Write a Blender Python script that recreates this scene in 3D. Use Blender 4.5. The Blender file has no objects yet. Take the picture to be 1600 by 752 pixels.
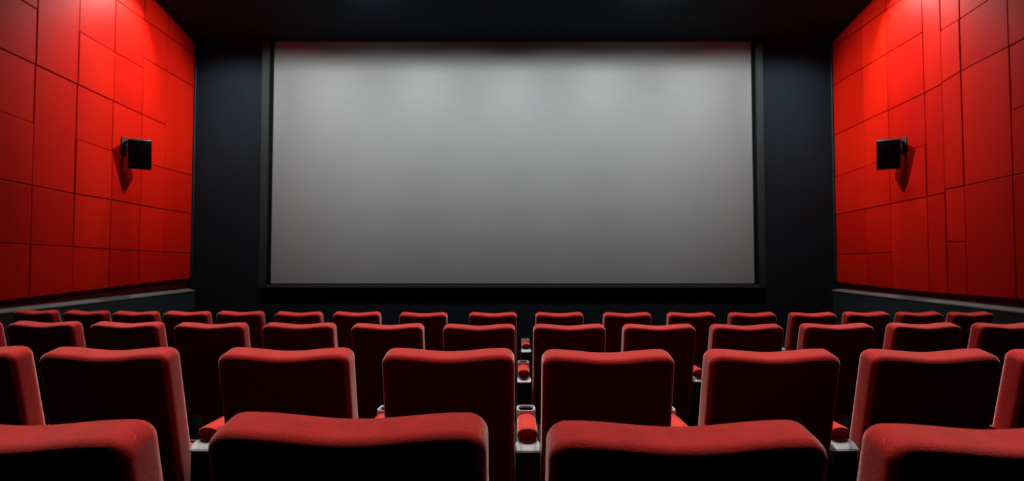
import bpy, bmesh, math, random
from mathutils import Vector, Matrix

random.seed(7)
scene = bpy.context.scene
col = scene.collection
PI = math.pi

# ------------------------------------------------------------------ measures
WALL_L, WALL_R, SCREEN_Y = -5.373, 5.426, 9.5
EYE = 1.44
SEAT_TOP = 0.98          # top of a backrest above its own row's floor

# ------------------------------------------------------------------ materials
def nodes(name):
    m = bpy.data.materials.new(name)
    m.use_nodes = True
    nt = m.node_tree
    b = nt.nodes['Principled BSDF']
    return m, nt, b

def N(nt, kind, **kw):
    n = nt.nodes.new(kind)
    for k, v in kw.items():
        if k in n.inputs: n.inputs[k].default_value = v
        else: setattr(n, k, v)
    return n

def ramp(nt, a, b, lo=0.3, hi=0.7):
    r = nt.nodes.new('ShaderNodeValToRGB')
    r.color_ramp.elements[0].position = lo; r.color_ramp.elements[0].color = (*a, 1)
    r.color_ramp.elements[1].position = hi; r.color_ramp.elements[1].color = (*b, 1)
    return r

def velvet(name, c0, c1, sheen=0.6, tint=(1, .42, .36)):
    m, nt, b = nodes(name)
    tc = nt.nodes.new('ShaderNodeTexCoord')
    mp = N(nt, 'ShaderNodeMapping'); mp.inputs['Scale'].default_value = (1.0, 1.0, 2.2)
    mp.inputs['Rotation'].default_value = (0, .45, 0)
    nt.links.new(tc.outputs['Object'], mp.inputs['Vector'])
    big = N(nt, 'ShaderNodeTexNoise', Scale=22.0, Detail=5.0, Roughness=.65)
    fine = N(nt, 'ShaderNodeTexNoise', Scale=190.0, Detail=4.0, Roughness=.7)
    nt.links.new(mp.outputs[0], big.inputs['Vector']); nt.links.new(mp.outputs[0], fine.inputs['Vector'])
    mix = N(nt, 'ShaderNodeMix', data_type='FLOAT'); mix.inputs[0].default_value = .5
    nt.links.new(big.outputs[0], mix.inputs[2]); nt.links.new(fine.outputs[0], mix.inputs[3])
    r = ramp(nt, c0, c1, .32, .68)
    nt.links.new(mix.outputs[0], r.inputs[0]); nt.links.new(r.outputs[0], b.inputs['Base Color'])
    bp = N(nt, 'ShaderNodeBump', Strength=.5, Distance=.003)
    nt.links.new(fine.outputs[0], bp.inputs['Height']); nt.links.new(bp.outputs[0], b.inputs['Normal'])
    b.inputs['Roughness'].default_value = .85
    b.inputs['Specular IOR Level'].default_value = .15
    b.inputs['Sheen Weight'].default_value = sheen
    b.inputs['Sheen Roughness'].default_value = .3
    b.inputs['Sheen Tint'].default_value = (*tint, 1)
    return m

def wall_cloth():
    m, nt, b = nodes('red_wall_cloth')
    tc = nt.nodes.new('ShaderNodeTexCoord'); geo = nt.nodes.new('ShaderNodeNewGeometry')
    fine = N(nt, 'ShaderNodeTexNoise', Scale=60.0, Detail=4.0)
    nt.links.new(tc.outputs['Object'], fine.inputs['Vector'])
    mp = N(nt, 'ShaderNodeMapping'); mp.inputs['Scale'].default_value = (1, 1.6, .25)
    nt.links.new(tc.outputs['Object'], mp.inputs['Vector'])
    big = N(nt, 'ShaderNodeTexNoise', Scale=1.4, Detail=2.0)
    nt.links.new(mp.outputs[0], big.inputs['Vector'])
    r = ramp(nt, (.44, .0042, .002), (.64, .0120, .003), .15, .85)
    a1 = N(nt, 'ShaderNodeMath', operation='MULTIPLY'); a1.inputs[1].default_value = .35
    a2 = N(nt, 'ShaderNodeMath', operation='MULTIPLY_ADD'); a2.inputs[1].default_value = .65
    nt.links.new(geo.outputs['Random Per Island'], a1.inputs[0])
    nt.links.new(big.outputs[0], a2.inputs[0]); nt.links.new(a1.outputs[0], a2.inputs[2])
    nt.links.new(a2.outputs[0], r.inputs[0]); nt.links.new(r.outputs[0], b.inputs['Base Color'])
    bp = N(nt, 'ShaderNodeBump', Strength=.12, Distance=.003)
    nt.links.new(fine.outputs[0], bp.inputs['Height']); nt.links.new(bp.outputs[0], b.inputs['Normal'])
    b.inputs['Roughness'].default_value = .52
    b.inputs['Specular IOR Level'].default_value = .06
    return m

def plain(name, c0, c1, rough=.7, spec=.3, metal=0., scale=8., bump=.05):
    m, nt, b = nodes(name)
    tc = nt.nodes.new('ShaderNodeTexCoord')
    n = N(nt, 'ShaderNodeTexNoise', Scale=scale, Detail=4.0)
    nt.links.new(tc.outputs['Object'], n.inputs['Vector'])
    r = ramp(nt, c0, c1)
    nt.links.new(n.outputs[0], r.inputs[0]); nt.links.new(r.outputs[0], b.inputs['Base Color'])
    bp = N(nt, 'ShaderNodeBump', Strength=bump, Distance=.002)
    nt.links.new(n.outputs[0], bp.inputs['Height']); nt.links.new(bp.outputs[0], b.inputs['Normal'])
    b.inputs['Roughness'].default_value = rough
    b.inputs['Specular IOR Level'].default_value = spec
    b.inputs['Metallic'].default_value = metal
    return m

def screen_cloth():
    m, nt, b = nodes('screen_cloth')
    tc = nt.nodes.new('ShaderNodeTexCoord')
    mp = N(nt, 'ShaderNodeMapping'); mp.inputs['Scale'].default_value = (.6, 1, 14)
    nt.links.new(tc.outputs['Object'], mp.inputs['Vector'])
    n = N(nt, 'ShaderNodeTexNoise', Scale=4.0, Detail=6.0, Roughness=.6)
    nt.links.new(mp.outputs[0], n.inputs['Vector'])
    r = ramp(nt, (.155, .16, .16), (.172, .178, .178), .25, .75)
    nt.links.new(n.outputs[0], r.inputs[0]); nt.links.new(r.outputs[0], b.inputs['Base Color'])
    b.inputs['Roughness'].default_value = 1.; b.inputs['Specular IOR Level'].default_value = 0.
    return m

M = dict(
    velvet=velvet('red_velvet', (.30, .008, .006), (.53, .019, .014), 1.0, (1, .76, .68)),
    back=velvet('painted_shade_velvet', (.075, .0018, .003), (.13, .003, .0045), .2),  # red velvet darkened to maroon: shade of the seat backs painted in
    pad=velvet('red_armrest_velvet', (.42, .020, .014), (.58, .034, .022), 1.0),
    cloth=wall_cloth(),
    screen=screen_cloth(),
    black_wall=plain('black_wall_paint', (.0008, .0030, .0050), (.0013, .0043, .0070), .8, .2, 0, 3),
    black_ceiling=plain('black_ceiling_paint', (.0035, .013, .019), (.006, .019, .026), .8, .2, 0, 3),
    backing=plain('wall_backing', (.05, .001, .001), (.08, .002, .002), .9, .1),
    frame=plain('screen_frame_cloth', (.013, .016, .016), (.017, .021, .021), .8, .2, 0, 30),
    gap=plain('black_masking', (.002, .002, .002), (.004, .004, .004), .95, .05),
    base=plain('dark_slate_panel', (.022, .034, .040), (.034, .048, .055), .55, .4, 0, 5),
    ledge=plain('grey_ledge_metal', (.30, .33, .34), (.42, .45, .46), .35, .5, .4, 6),
    carpet=plain('dark_carpet', (.006, .005, .007), (.018, .014, .017), .95, .1, 0, 90, .4),
    metal=plain('grey_painted_metal', (.27, .31, .33), (.36, .40, .42), .45, .4, .1, 20),
    plastic=plain('black_plastic', (.004, .005, .009), (.008, .009, .014), .6, .3, 0, 40),
    shell=plain('black_seat_shell', (.006, .004, .005), (.011, .008, .009), .6, .3, 0, 40),
    cabinet=plain('speaker_cabinet', (.010, .010, .013), (.016, .016, .019), .35, .6, 0, 60),
    grille=plain('speaker_grille_cloth', (.004, .004, .008), (.008, .008, .013), .9, .1, 0, 150, .3),
    bracket=plain('bracket_metal', (.045, .045, .05), (.07, .07, .075), .35, .6, .4, 20),
    trim=plain('corner_trim_metal', (.03, .036, .042), (.05, .056, .062), .4, .5, .3, 10),
)

# ------------------------------------------------------------------ helpers
def link(name, bm, mat, parent=None, smooth=True, kind=None, angle=None):
    bmesh.ops.recalc_face_normals(bm, faces=bm.faces[:])
    me = bpy.data.meshes.new(name)
    bm.to_mesh(me); bm.free()
    for p in me.polygons: p.use_smooth = smooth
    me.materials.append(mat)
    if smooth and angle is not None: me.set_sharp_from_angle(angle=math.radians(angle))
    o = bpy.data.objects.new(name, me); col.objects.link(o)
    if parent is not None: o.parent = parent
    if kind: o['kind'] = kind
    return o

def empty(name, label, cat, group=None, loc=(0, 0, 0), rz=0):
    o = bpy.data.objects.new(name, None); col.objects.link(o)
    o.empty_display_size = .1
    o.location = loc; o.rotation_euler = (0, 0, rz)
    o['label'] = label; o['category'] = cat
    if group: o['group'] = group
    return o

def hexa(bm, pts, bevel=0., seg=2):
    """pts: 8 corners, bottom four then top four, same winding."""
    v = [bm.verts.new(p) for p in pts]
    fs = [(0, 3, 2, 1), (4, 5, 6, 7), (0, 1, 5, 4), (1, 2, 6, 5), (2, 3, 7, 6), (3, 0, 4, 7)]
    faces = [bm.faces.new([v[i] for i in f]) for f in fs]
    if bevel:
        ed = list({e for f in faces for e in f.edges})
        bmesh.ops.bevel(bm, geom=ed, offset=bevel, segments=seg, profile=.5, affect='EDGES', clamp_overlap=True)

def box(bm, x0, x1, y0, y1, z0, z1, bevel=0., seg=2):
    hexa(bm, [(x0, y0, z0), (x1, y0, z0), (x1, y1, z0), (x0, y1, z0),
              (x0, y0, z1), (x1, y0, z1), (x1, y1, z1), (x0, y1, z1)], bevel, seg)

def loops_mesh(bm, loops, cap0=True, cap1=True, closed=True):
    rows = [[bm.verts.new(p) for p in lp] for lp in loops]
    n = len(rows[0])
    for a, b in zip(rows, rows[1:]):
        for i in range(n if closed else n - 1):
            j = (i + 1) % n
            bm.faces.new((a[i], a[j], b[j], b[i]))
    if cap0: bm.faces.new(rows[0][::-1])
    if cap1: bm.faces.new(rows[-1])

def tube(bm, pts, r, n=8):
    pts = [Vector(p) for p in pts]
    loops = []
    for i, p in enumerate(pts):
        t = (pts[min(i + 1, len(pts) - 1)] - pts[max(i - 1, 0)]).normalized()
        a = t.orthogonal() if abs(t.z) > .9 else t.cross(Vector((0, 0, 1)))
        a.normalize(); b = t.cross(a)
        loops.append([p + r * (math.cos(2 * PI * k / n) * a + math.sin(2 * PI * k / n) * b) for k in range(n)])
    loops_mesh(bm, loops)

# ------------------------------------------------------------------ the room
# stepped floor: each row of seats stands a little higher than the one in front of it
STEPS = [(-1.6, 1.36, .207), (1.36, 2.98, .162), (2.98, 4.72, .073), (4.72, 9.75, .0)]
bm = bmesh.new()
prof = [(-1.6, -.3)]
for y0, y1, z in STEPS: prof += [(y0, z), (y1, z)]
prof += [(9.75, -.3)]
loops_mesh(bm, [[(-5.75, y, z) for y, z in prof], [(5.75, y, z) for y, z in prof]])
link('floor', bm, M['carpet'], smooth=False, kind='structure')

# ceiling: level and high over the seats, with a lower soffit sloping down to the head of the screen
bm = bmesh.new()
prof = [(-1.6, 6.15), (8.25, 6.15), (8.30, 5.372), (9.75, 5.085), (9.75, 6.35), (-1.6, 6.35)]  # unseen step before the soffit is shaped to shade the screen top
loops_mesh(bm, [[(-5.75, y, z) for y, z in prof], [(5.75, y, z) for y, z in prof]])
link('ceiling', bm, M['black_ceiling'], smooth=False, kind='structure')

bm = bmesh.new(); box(bm, -5.75, 5.75, 9.56, 9.75, 0, 5.12)
link('wall_front', bm, M['black_wall'], smooth=False, kind='structure')

# panelled side walls.  Seams are horizontal battens at regular heights; panels of a column
# end at some of them.  (column: y0, y1, heights of its seams, thickness of each panel)
def lerp(a, b, t): return a + (b - a) * t

def side_wall(name, sign, X, columns, bottom, gap=.011):
    bm = bmesh.new()
    for y0, y1, seams, thick in columns:
        edges = [(bottom(y0), bottom(y1))] + seams + [(6.2, 6.2)]
        for k in range(len(edges) - 1):
            t = .05 + (thick[k % len(thick)] - .05) * .55
            (a0, a1), (b0, b1) = edges[k], edges[k + 1]
            g = gap / 2
            pts = []
            for (za, zb), s in (((a0, a1), g), ((b0, b1), -g)):
                for xx, yy, zz in ((0, y0 + g, za), (t, y0 + g, za), (t, y1 - g, zb), (0, y1 - g, zb)):
                    pts.append((X - sign * xx, yy, zz + s))
            hexa(bm, pts, .004, 1)
    o = link(name, bm, M['cloth'], smooth=False, kind='structure')
    bm = bmesh.new()
    box(bm, min(X, X + sign * .25), max(X, X + sign * .25), -1.6, 9.6, 0, 6.25)
    link('wall_' + name.split('_')[1] + '_backing', bm, M['backing'], o, smooth=False)
    return o

def h(z0, z1=None): return (z0, z1 if z1 is not None else z0)

TH = [.050, .050, .050, .050, .050, .050, .050]
# left wall ------------------------------------------------------------
L = []
L.append((5.67, 6.365, [h(1.645, 1.638), h(2.308, 2.295), h(3.02, 2.99), h(3.68, 3.652), h(4.32, 4.275)],
          [.050, .050, .050, .036, .044, .05]))
L.append((6.365, 6.985, [h(1.635, 1.627), h(2.293, 2.272), h(3.652, 3.622)], [.060, .046, .040, .052]))
L.append((6.985, 7.620, [h(1.627, 1.612), h(2.274, 2.270), h(2.946, 2.916), h(3.622, 3.592), h(4.280, 4.256)],
          [.052, .054, .060, .046, .058, .046, .05]))
L.append((7.620, 8.222, [h(1.612, 1.603), h(2.270, 2.256), h(2.916, 2.885), h(3.592, 3.567), h(4.256, 4.246), h(4.975, 4.958)],
          [.052, .052, .060, .048, .052, .050, .05]))
L.append((8.222, 8.790, [h(1.603, 1.596), h(2.256, 2.250), h(2.885, 2.882), h(3.567, 3.553), h(4.402, 4.390), h(4.958, 4.942)],
          [.052, .052, .060, .048, .050, .050, .05]))
L.append((8.790, 9.540, [h(1.596, 1.590), h(2.250, 2.243), h(2.882, 2.886), h(4.390, 4.375), h(4.942, 4.930)],
          [.052, .052, .058, .050, .050, .05]))
y = 5.67
while y > -1.0:
    L.append((y - .66, y, [h(1.65), h(2.31), h(3.02), h(3.68), h(4.32)], [.05, .05, .05, .036, .044, .05])); y -= .66
side_wall('wall_left', -1, WALL_L, L, lambda y: 1.037 + (y - 6.065) * .0395)

# right wall -----------------------------------------------------------
R = []
R.append((8.744, 9.540, [h(1.568, 1.565), h(2.250, 2.228), h(2.892, 2.858), h(3.590, 3.556), h(4.420, 4.398), h(5.055, 5.038)],
          [.05, .05, .058, .046, .05, .05, .05]))
R.append((8.160, 8.744, [h(1.583, 1.568), h(2.266, 2.250), h(2.936, 2.892), h(3.614, 3.590), h(4.434, 4.420), h(5.070, 5.055)],
          [.05, .05, .058, .046, .05, .05, .05]))
R.append((7.435, 8.160, [h(2.288, 2.266), h(2.968, 2.936), h(3.646, 3.614), h(4.453, 4.434), h(5.088, 5.070)],
          [.056, .058, .046, .050, .05, .05]))
R.append((7.125, 7.435, [h(2.302, 2.288), h(3.671, 3.646)], [.056, .046, .050]))
R.append((6.820, 7.125, [h(1.682, 1.692), h(2.350, 2.345), h(3.729, 3.687), h(4.363, 4.340)], [.044, .044, .056, .058, .044]))
R.append((6.155, 6.820, [h(2.374, 2.350), h(3.778, 3.729), h(4.430, 4.363)], [.052, .044, .044, .036]))
R.append((5.50, 6.155, [h(2.380, 2.374), h(3.10, 3.078), h(3.83, 3.778), h(4.50, 4.45)], [.052, .046, .038, .046, .04]))
y = 5.50
while y > -1.0:
    R.append((y - .66, y, [h(2.38), h(3.10), h(3.83), h(4.50)], [.05, .05, .04, .05])); y -= .66
side_wall('wall_right', 1, WALL_R, R, lambda y: 1.048 + max(0, y - 7.4) * .027)

# low slate-grey skirting boxes with a metal ledge under the red panels
for side, sg, X in (('left', -1, WALL_L), ('right', 1, WALL_R)):
    bm = bmesh.new()
    xi = X - sg * .125
    def bx8(xa, xb, y0, y1, za0, za1, zb0, zb1, bev=0):
        pts = [(xa, y0, za0), (xb, y0, za0), (xb, y1, za1), (xa, y1, za1),
               (xa, y0, zb0), (xb, y0, zb0), (xb, y1, zb1), (xa, y1, zb1)]
        hexa(bm, pts, bev)
    bx8(X, xi, -1.6, 9.55, -.05, -.05, .80, .955)
    o = link('baseboard_' + side, bm, M['base'], smooth=False, kind='structure')
    bm = bmesh.new()
    pts = [(X, -1.6, .80), (xi - sg * .012, -1.6, .80), (xi - sg * .012, 9.55, .957), (X, 9.55, .957),
           (X, -1.6, .855), (xi - sg * .012, -1.6, .822), (xi - sg * .012, 9.55, .979), (X, 9.55, 1.005)]
    hexa(bm, pts, .004)
    link('trim_1' if sg < 0 else 'trim_2', bm, M['ledge'], smooth=True, kind='structure', angle=40)
    # corner bead where the red wall meets the black front wall
    bm = bmesh.new()
    box(bm, X - sg * .072 - .006, X - sg * .072 + .006, 9.535, 9.575, 1.12, 5.10, .004)
    link('trim_3' if sg < 0 else 'trim_4', bm, M['trim'], smooth=True, kind='structure', angle=40)

# ------------------------------------------------------------------ cinema screen
SX0, SX1, SZ0 = -3.975, 3.995, 1.092
FX0, FX1, FZ0 = -4.145, 4.160, 1.012
scr = empty('cinema_screen', 'wide blank grey cinema screen in a thin dark frame on the black front wall', 'screen', None, ((SX0 + SX1) / 2, 9.5, SZ0))
cx = (SX0 + SX1) / 2
def loc(x): return x - cx
bm = bmesh.new()
nx, nz = 24, 12
g = [[bm.verts.new((loc(SX0 - .03 + (SX1 - SX0 + .06) * i / nx), 0.012, -.02 + 4.06 * k / nz)) for i in range(nx + 1)] for k in range(nz + 1)]
for k in range(nz):
    for i in range(nx): bm.faces.new((g[k][i], g[k][i + 1], g[k + 1][i + 1], g[k + 1][i]))
link('projection_surface', bm, M['screen'], scr)
bm = bmesh.new()   # dark masking strip just inside the frame
for a, b in ((SX0 - .05, SX0), (SX1, SX1 + .05)):
    box(bm, loc(a), loc(b), -.012, .008, -.06, 4.02)
box(bm, loc(SX0 - .05), loc(SX1 + .05), -.012, .008, -.05, 0)
link('masking', bm, M['gap'], scr, smooth=False)
for nm, (a, b) in (('frame_side', (FX0, SX0 - .045)), ('frame_side', (SX1 + .045, FX1))):
    bm = bmesh.new(); box(bm, loc(a), loc(b), -.075, .055, FZ0 - SZ0, 4.02, .012, 3)
    link(nm, bm, M['frame'], scr, angle=40)
bm = bmesh.new(); box(bm, loc(SX0 - .05), loc(SX1 + .05), -.075, .055, FZ0 - SZ0, -.022, .012, 3)
link('frame_bottom', bm, M['frame'], scr, angle=40)

# ------------------------------------------------------------------ loudspeakers
def loudspeaker(side):
    sg = -1 if side == 'left' else 1
    X = (WALL_L + .055) if sg < 0 else (WALL_R - .05)
    root = empty('wall_speaker', f'small black loudspeaker on a bracket on the red {side} wall', 'speaker',
                 'wall speakers', (X, 7.94, 3.03))
    # wall plate and arm, local frame is world-aligned with origin on the wall
    d = -sg                                        # direction into the room
    bm = bmesh.new(); box(bm, min(0, d * .014), max(0, d * .016), -.16, -.03, -.07, .12, .004)
    link('wall_plate', bm, M['bracket'], root, angle=40)
    bm = bmesh.new(); tube(bm, [(d * .005, -.10, .06), (d * .07, -.105, .065), (d * .15, -.07, .0)], .026, 10)
    link('bracket_arm', bm, M['bracket'], root, angle=60)
    # cabinet: faces the seats (yaw), tips down
    c = Vector((d * .262, -.165, -.13))
    yaw = d * math.radians(30)
    Mx = Matrix.Translation(c) @ Matrix.Rotation(yaw, 4, 'Z') @ Matrix.Rotation(math.radians(19), 4, 'X')
    w, hh, dp = .142, .205, .23
    bm = bmesh.new()
    f = 1.0; b = .72                               # back is narrower than the front
    hexa(bm, [(-w, 0, -hh), (w, 0, -hh), (w * b, dp, -hh * .94), (-w * b, dp, -hh * .94),
              (-w, 0, hh), (w, 0, hh), (w * b, dp, hh * .94), (-w * b, dp, hh * .94)], .016, 3)
    bmesh.ops.transform(bm, matrix=Mx, verts=bm.verts[:])
    cab = link('cabinet', bm, M['cabinet'], root, angle=40)
    bm = bmesh.new(); box(bm, -w + .012, w - .012, -.012, .004, -hh + .012, hh - .012, .006, 3)
    bmesh.ops.transform(bm, matrix=Mx, verts=bm.verts[:])
    gr = link('grille', bm, M['grille'], root, angle=40)
    # round driver showing faintly through the grille
    bm = bmesh.new()
    ring = lambda r, yy: [(r * math.cos(2 * PI * k / 28), yy, -.02 + r * math.sin(2 * PI * k / 28)) for k in range(28)]
    loops_mesh(bm, [ring(.050, -.010), ring(.047, -.0145), ring(.042, -.0145), ring(.038, -.0125), ring(.02, -.0125), ring(.014, -.015)], True, True)
    bmesh.ops.transform(bm, matrix=Mx, verts=bm.verts[:])
    link('driver', bm, M['grille'], root, angle=40)
    # hinge knuckle between arm and cabinet
    bm = bmesh.new(); tube(bm, [(d * .110, -.035, -.085), (d * .110, -.035, .065)], .026, 14)
    link('hinge', bm, M['bracket'], root, angle=40)
    return root
loudspeaker('left'); loudspeaker('right')

# ------------------------------------------------------------------ one seat
W2, BL, BT = .230, .620, .105            # half width, length, thickness of a backrest
TILT = math.radians(13)

def outline(inset, w=W2, r=.036, zb=0., zt=BL):
    """Rounded rectangle with a saddle-shaped top edge; same point count for every inset."""
    w = w - inset; zb = zb + inset; zt = zt - inset; r = max(r - inset, .006)
    pts = []
    def edge(a, b, n):
        for k in range(1, n): pts.append((lerp(a[0], b[0], k / n), lerp(a[1], b[1], k / n)))
    def corner(cx, cz, a0, n=8):
        for k in range(n + 1):
            a = a0 + PI / 2 * k / n
            pts.append((cx + r * math.cos(a), cz + r * math.sin(a)))
    corner(w - r, zb + r, -PI / 2); edge((w, zb + r), (w, zt - r), 10)
    corner(w - r, zt - r, 0); edge((w - r, zt), (-w + r, zt), 20)
    corner(-w + r, zt - r, PI / 2); edge((-w, zt - r), (-w, zb + r), 10)
    corner(-w + r, zb + r, PI); edge((-w + r, zb), (w - r, zb), 20)
    out = []
    for x, z in pts:
        u = min(1, abs(x) / W2)
        up = max(0, (z - BL + .25) / .25)
        dz = (-.013 * (math.cos(PI * min(u / .82, 1)) + 1) / 2) * up
        xs = x
        out.append((xs, z + dz))
    return out

def back_profile():
    rr, rf = .023, .032
    pr = [(.20, -.005), (.15, -.005), (.10, -.004), (.050, -.002)]
    pr += [(rr * (1 - math.sin(PI / 2 * k / 8)), rr * (1 - math.cos(PI / 2 * k / 8))) for k in range(9)]
    pr += [(0, lerp(rr, BT - rf, t)) for t in (.33, .67)]
    pr += [(rf * (1 - math.cos(PI / 2 * k / 7)), BT - rf + rf * math.sin(PI / 2 * k / 7)) for k in range(8)]
    pr += [(.07, BT + .006), (.11, BT + .010), (.16, BT + .012), (.20, BT + .012)]
    return pr

def tilt(p):
    """seat-back coordinates (x, depth, height along the back) -> seat coordinates"""
    x, yy, z = p
    s, c = math.sin(TILT), math.cos(TILT)
    zr = z - BL
    return (x, yy * c - zr * s, SEAT_TOP + zr * c + yy * s - .018)

def make_seat():
    root = empty('cinema_chair', 'seat', 'seat')
    bm = bmesh.new()
    loops = [[tilt((x, yy, z)) for x, z in outline(i)] for i, yy in back_profile()]
    loops_mesh(bm, loops[6:], cap0=False)
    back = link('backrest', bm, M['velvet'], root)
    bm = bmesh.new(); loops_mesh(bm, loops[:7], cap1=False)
    bp = link('back_panel', bm, M['back'], back); bp['label'] = 'back panel of the seat, shade painted in as dark maroon'

    # sewn seams: climb each rear side edge and wander over the corner
    o0 = outline(.0); o1 = outline(.009)
    for sgn in (1, -1):
        path = []
        for k in range(11, 23):                # up the side and half-way round the corner
            t = max(0, min(1, (k - 17) / 5)) ** 1.5
            yy = lerp(.0050, .045, t)
            path.append(tilt((sgn * lerp(o1[k][0], o0[k][0], min(1, t * 2)), yy - .0004, lerp(o1[k][1], o0[k][1], min(1, t * 2)))))
        path.append((path[-1][0] - sgn * .006, path[-1][1] + .006, path[-1][2] - .008))
        bm = bmesh.new(); tube(bm, path, .0011, 6)
        link('seam', bm, M['velvet'], back)
    # tipped-up seat cushion with a black shell behind it
    bm = bmesh.new()
    def cush(i, dy):
        out = []
        for x, q in outline(i, r=.06, zt=.30):
            z = .27 + q
            out.append((x * .84, .262 + dy - (z - .27) * .10, z))
        return out
    pr = [(.13, 0), (.05, 0), (.015, .008), (0, .03), (0, .07), (.012, .095), (.05, .105), (.13, .110)]
    loops_mesh(bm, [cush(i, d) for i, d in pr])
    link('seat_cushion', bm, M['velvet'], root)
    bm = bmesh.new()
    pr = [(.12, 0), (.03, 0), (.010, .004), (.006, .014), (.02, .024), (.12, .028)]
    loops_mesh(bm, [cush(i, d + .108) for i, d in pr])
    link('seat_shell', bm, M['shell'], root)
    # floor pedestal of the seat
    bm = bmesh.new()
    box(bm, -.16, .16, .24, .34, 0, .012, .004)
    box(bm, -.035, .035, .25, .31, .010, .32, .006)
    box(bm, -.15, .15, .23, .40, .268, .292, .006)
    link('pedestal', bm, M['plastic'], root, angle=40)
    return root

# ------------------------------------------------------------------ one armrest stand
def make_armrest():
    root = empty('armrest_console', 'armrest', 'armrest')
    bm = bmesh.new()                              # black side panel standing on the floor
    box(bm, -.0435, .0435, .088, .42, .012, .600, .008)
    box(bm, -.0435, .0435, .085, .44, 0, .014, .004)
    link('stand', bm, M['plastic'], root, angle=40)
    bm = bmesh.new()                              # grey metal carrier with a gently sloping rear lip
    loops_mesh(bm, [[(-w, y, z0), (w, y, z0), (w, y, z1), (-w, y, z1)] for y, w, z0, z1 in
                    ((.078, .0445, .600, .608), (.116, .0445, .592, .627), (.136, .0360, .592, .630), (.425, .0360, .594, .626))])
    bmesh.ops.bevel(bm, geom=bm.edges[:], offset=.003, segments=2, affect='EDGES', clamp_overlap=True)
    link('carrier', bm, M['metal'], root, angle=40)
    bm = bmesh.new()                              # upholstered pad, domed across, undercut rear end
    def sec(y, zc, w, hgt, sag):
        top = [(w * math.cos(PI * k / 14), y, zc + hgt * math.sin(PI * k / 14) ** .5) for k in range(15)]
        bot = [(-w * math.cos(PI * k / 8), y + sag * .25, zc - sag * math.sin(PI * k / 8)) for k in range(1, 8)]
        return top + bot
    def shear(lp, s): return [(x, y - (z - .64) * s, z) for x, y, z in lp]
    secs = [shear(sec(.140, .640, .033, .026, .006), .50), shear(sec(.135, .640, .0360, .036, .008), .52),
            shear(sec(.139, .640, .0370, .039, .008), .45), sec(.165, .640, .0372, .040, .008), sec(.24, .640, .0372, .040, .008),
            sec(.315, .640, .0370, .039, .008), sec(.326, .640, .034, .036, .007), sec(.330, .640, .028, .030, .006)]
    loops_mesh(bm, secs)
    link('pad', bm, M['pad'], root, angle=50)
    bm = bmesh.new()                              # cup holder: open rounded ring at the front end
    def stad(w, l, z, n=32, cy=.374):
        e = .55
        return [(w * math.copysign(abs(math.cos(2 * PI * k / n)) ** e, math.cos(2 * PI * k / n)),
                 cy + l * math.copysign(abs(math.sin(2 * PI * k / n)) ** e, math.sin(2 * PI * k / n)), z) for k in range(n)]
    loops_mesh(bm, [stad(.037, .046, .628), stad(.039, .048, .640), stad(.039, .048, .682), stad(.037, .046, .687),
                    stad(.031, .040, .687), stad(.029, .038, .683), stad(.029, .038, .640)], True, False)
    cup = link('cup_holder', bm, M['metal'], root, angle=40)
    bm = bmesh.new()
    loops_mesh(bm, [stad(.0285, .0375, .678), stad(.0280, .037, .634), stad(.0001, .0001, .634)], False, True)
    link('cup_well', bm, M['plastic'], cup, angle=40)
    return root

def copy_tree(o, parent=None):
    c = o.copy(); col.objects.link(c)
    if parent is not None: c.parent = parent
    for ch in o.children: copy_tree(ch, c)
    return c

# rows, nearest first: (x, y, height of the top edge) of every backrest's upper rear edge
ROWS = [
 [(-.852, .935, 1.167), (-.272, .935, 1.179), (.290, .935, 1.165), (.844, .935, 1.160)],
 [(-1.976, 2.028, 1.138), (-1.431, 2.010, 1.136), (-.795, 1.996, 1.136), (-.222, 1.990, 1.135), (.336, 1.991, 1.130),
  (.916, 1.998, 1.131), (1.488, 2.012, 1.129), (2.029, 2.031, 1.126)],
 [(-3.600, 3.754, 1.052), (-3.040, 3.709, 1.057), (-2.478, 3.672, 1.057), (-1.922, 3.643, 1.055), (-1.350, 3.622, 1.056),
  (-.786, 3.607, 1.053), (-.207, 3.601, 1.050), (.362, 3.602, 1.050), (.930, 3.610, 1.049), (1.492, 3.627, 1.047),
  (2.080, 3.652, 1.049), (2.661, 3.685, 1.049), (3.247, 3.727, 1.045)],
 [(-4.683, 5.633, .973), (-4.135, 5.560, .973), (-3.615, 5.499, .972), (-3.092, 5.445, .976), (-2.564, 5.400, .980),
  (-1.999, 5.361, .978), (-1.446, 5.332, .980), (-.823, 5.310, .976), (-.176, 5.300, .977), (.440, 5.303, .977),
  (1.071, 5.317, .975), (1.673, 5.343, .973), (2.261, 5.378, .970), (2.851, 5.424, .966), (3.393, 5.475, .968),
  (3.939, 5.536, .962), (4.492, 5.607, .956)],
]
FLOORZ = [.207, .162, .073, 0.]
WIDTH = [1.0, 1.0, .985, .955]
YAW = [[.010, .014, -.014, -.010], None, None, None]
CURVE = [.0, .02, .024, .034]
ROWNAME = ['nearest row', 'second row from the front of the photo', 'third row from the front of the photo', 'farthest row']
SHORT = ['nearest row', 'second nearest row', 'third nearest row', 'farthest row']
ORD = ['first', 'second', 'third', 'fourth', 'fifth', 'sixth', 'seventh', 'eighth', 'ninth']

def seat_label(r, i):
    n = len(ROWS[r]); nl = sum(1 for s in ROWS[r] if s[0] < .05)
    if r == 0:
        return ['large red velvet cinema seat, cut off by the left edge, in the nearest row',
                'large red velvet cinema seat left of centre in the nearest row',
                'large red velvet cinema seat right of centre in the nearest row',
                'large red velvet cinema seat, cut off by the right edge, in the nearest row'][i]
    if i < nl:
        return f'red velvet cinema seat, {SHORT[r]}, {ORD[nl - 1 - i]} to the left of the centre armrests'
    return f'red velvet cinema seat, {SHORT[r]}, {ORD[i - nl]} to the right of the centre armrests'

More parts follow.
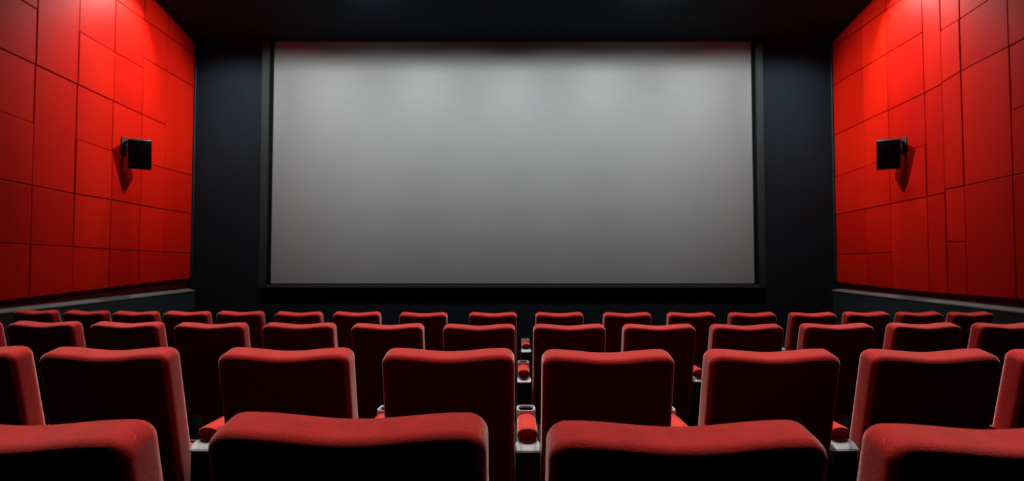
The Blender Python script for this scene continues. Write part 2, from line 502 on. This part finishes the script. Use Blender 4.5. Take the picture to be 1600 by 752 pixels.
seat0 = make_seat(); arm0 = make_armrest()
first_s = first_a = True
for r, row in enumerate(ROWS):
    yaws = []
    for i, (x, y, zt) in enumerate(row):
        s = seat0 if first_s else copy_tree(seat0); first_s = False
        # left seats turn to the right (negative about z), right seats to the left
        yw = CURVE[r] * x if YAW[r] is None else -YAW[r][i]
        yaws.append(yw)
        sz = (zt - FLOORZ[r]) / SEAT_TOP
        s.location = (x, y, FLOORZ[r]); s.rotation_euler = (0, 0, yw); s.scale = (WIDTH[r], 1, sz)
        s['label'] = seat_label(r, i); s['category'] = 'seat'; s['group'] = 'cinema seats in the ' + ROWNAME[r]
    nl = sum(1 for q in row if q[0] < .05)
    for i in range(len(row) - 1):
        (xa, ya, za), (xb, yb, zb) = row[i], row[i + 1]
        a = arm0 if first_a else copy_tree(arm0); first_a = False
        gapw = math.hypot(xb - xa, yb - ya) - 2 * W2 * WIDTH[r]
        a.location = ((xa + xb) / 2, (ya + yb) / 2, FLOORZ[r])
        a.rotation_euler = (0, 0, (yaws[i] + yaws[i + 1]) / 2)
        a.scale = (max(.62, min(1.0, (gapw - .004) / .090)), 1, 1)
        k = i - (nl - 1)
        if k == 0: where = 'at the centre of the photo'
        elif k < 0: where = f'{ORD[-k - 1]} to the left of the centre one'
        else: where = f'{ORD[k - 1]} to the right of the centre one'
        a['label'] = f'red padded armrest, {SHORT[r]}, {where}'
        a['category'] = 'armrest'; a['group'] = 'armrests in the ' + ROWNAME[r]

# ------------------------------------------------------------------ lights
def lamp(kind, name, loc, energy, target=None, color=(1, 1, 1), **kw):
    d = bpy.data.lights.new(name, kind); d.energy = energy; d.color = color
    for k, v in kw.items(): setattr(d, k, v)
    o = bpy.data.objects.new(name, d); col.objects.link(o); o.location = loc
    if target is not None:
        o.rotation_euler = (Vector(target) - Vector(loc)).to_track_quat('-Z', 'Y').to_euler()
    return o

# ceiling spots washing the screen
for x, p in ((-3.5, 640), (-2.1, 640), (-.75, 700), (.75, 700), (2.1, 640), (3.5, 640)):
    lamp('SPOT', 'screen_wash_lamp', (x, 7.0, 6.0), p * 1.24, (x * 1.05, 9.5, 3.72), (.97, 1, 1),
         spot_size=math.radians(66), spot_blend=1., shadow_soft_size=.30)
# lamps on the ceiling light the side walls from across, one more grazes each wall from close by
for sg, X in ((-1, WALL_L), (1, WALL_R)):
    lamp('SPOT', 'wall_lamp', (sg * 2.3, 8.2, 5.30), 540, (X, 8.05, 3.55), (1, .93, .88),
         spot_size=math.radians(74), spot_blend=1., shadow_soft_size=.14)
    lamp('SPOT', 'wall_wash_lamp', (X - sg * .62, 8.05, 5.36), 210, (X + sg * .3, 7.1, 3.0), (1, .90, .85),
         spot_size=math.radians(102), spot_blend=.8, shadow_soft_size=.07)
    lamp('SPOT', 'front_wall_fill', (sg * 4.55, 7.6, 5.7), 330, (sg * 4.7, 9.5, 4.2), (.60, .86, 1),
         spot_size=math.radians(46), spot_blend=1., shadow_soft_size=.15)  # unseen bluish fill, added to lift the upper front wall
    lamp('POINT', 'ceiling_glow_lamp', (sg * 2.08, 8.05, 5.15), 6, None, (.72, .93, 1), shadow_soft_size=.08)
# rows of ceiling downlights over the seats
for x in (-2.4, -.8, .8, 2.4):
    lamp('SPOT', 'seat_lamp', (x, 3.0, 5.5), 450, (x, 1.0, 1.0), (1, .88, .84),
         spot_size=math.radians(58), spot_blend=.6, shadow_soft_size=.20)
for x in (-4.0, -2.3, -.75, .75, 2.3, 4.0):
    lamp('SPOT', 'seat_lamp', (x, 6.0, 5.5), 720, (x * .97, 4.2, 1.0), (1, .88, .84),
         spot_size=math.radians(54), spot_blend=.6, shadow_soft_size=.20)

w = bpy.data.worlds.new('dark_house'); scene.world = w; w.use_nodes = True
w.node_tree.nodes['Background'].inputs[0].default_value = (.02, .03, .04, 1)
w.node_tree.nodes['Background'].inputs[1].default_value = .02

# ------------------------------------------------------------------ camera
cd = bpy.data.cameras.new('camera'); cam = bpy.data.objects.new('camera', cd); col.objects.link(cam)
cd.sensor_width = 36; cd.lens = 36 * 900 / 1600
cd.clip_start = .05
cam.location = (0, 0, EYE)
cam.rotation_euler = (PI / 2 + math.atan(34 / 900), 0, 0)
cd.dof.use_dof = True; cd.dof.focus_distance = 1.8; cd.dof.aperture_fstop = 5.0
scene.camera = cam

scene.view_settings.view_transform = 'Standard'
scene.view_settings.look = 'None'
scene.cycles.use_denoising = True
scene.cycles.max_bounces = 6
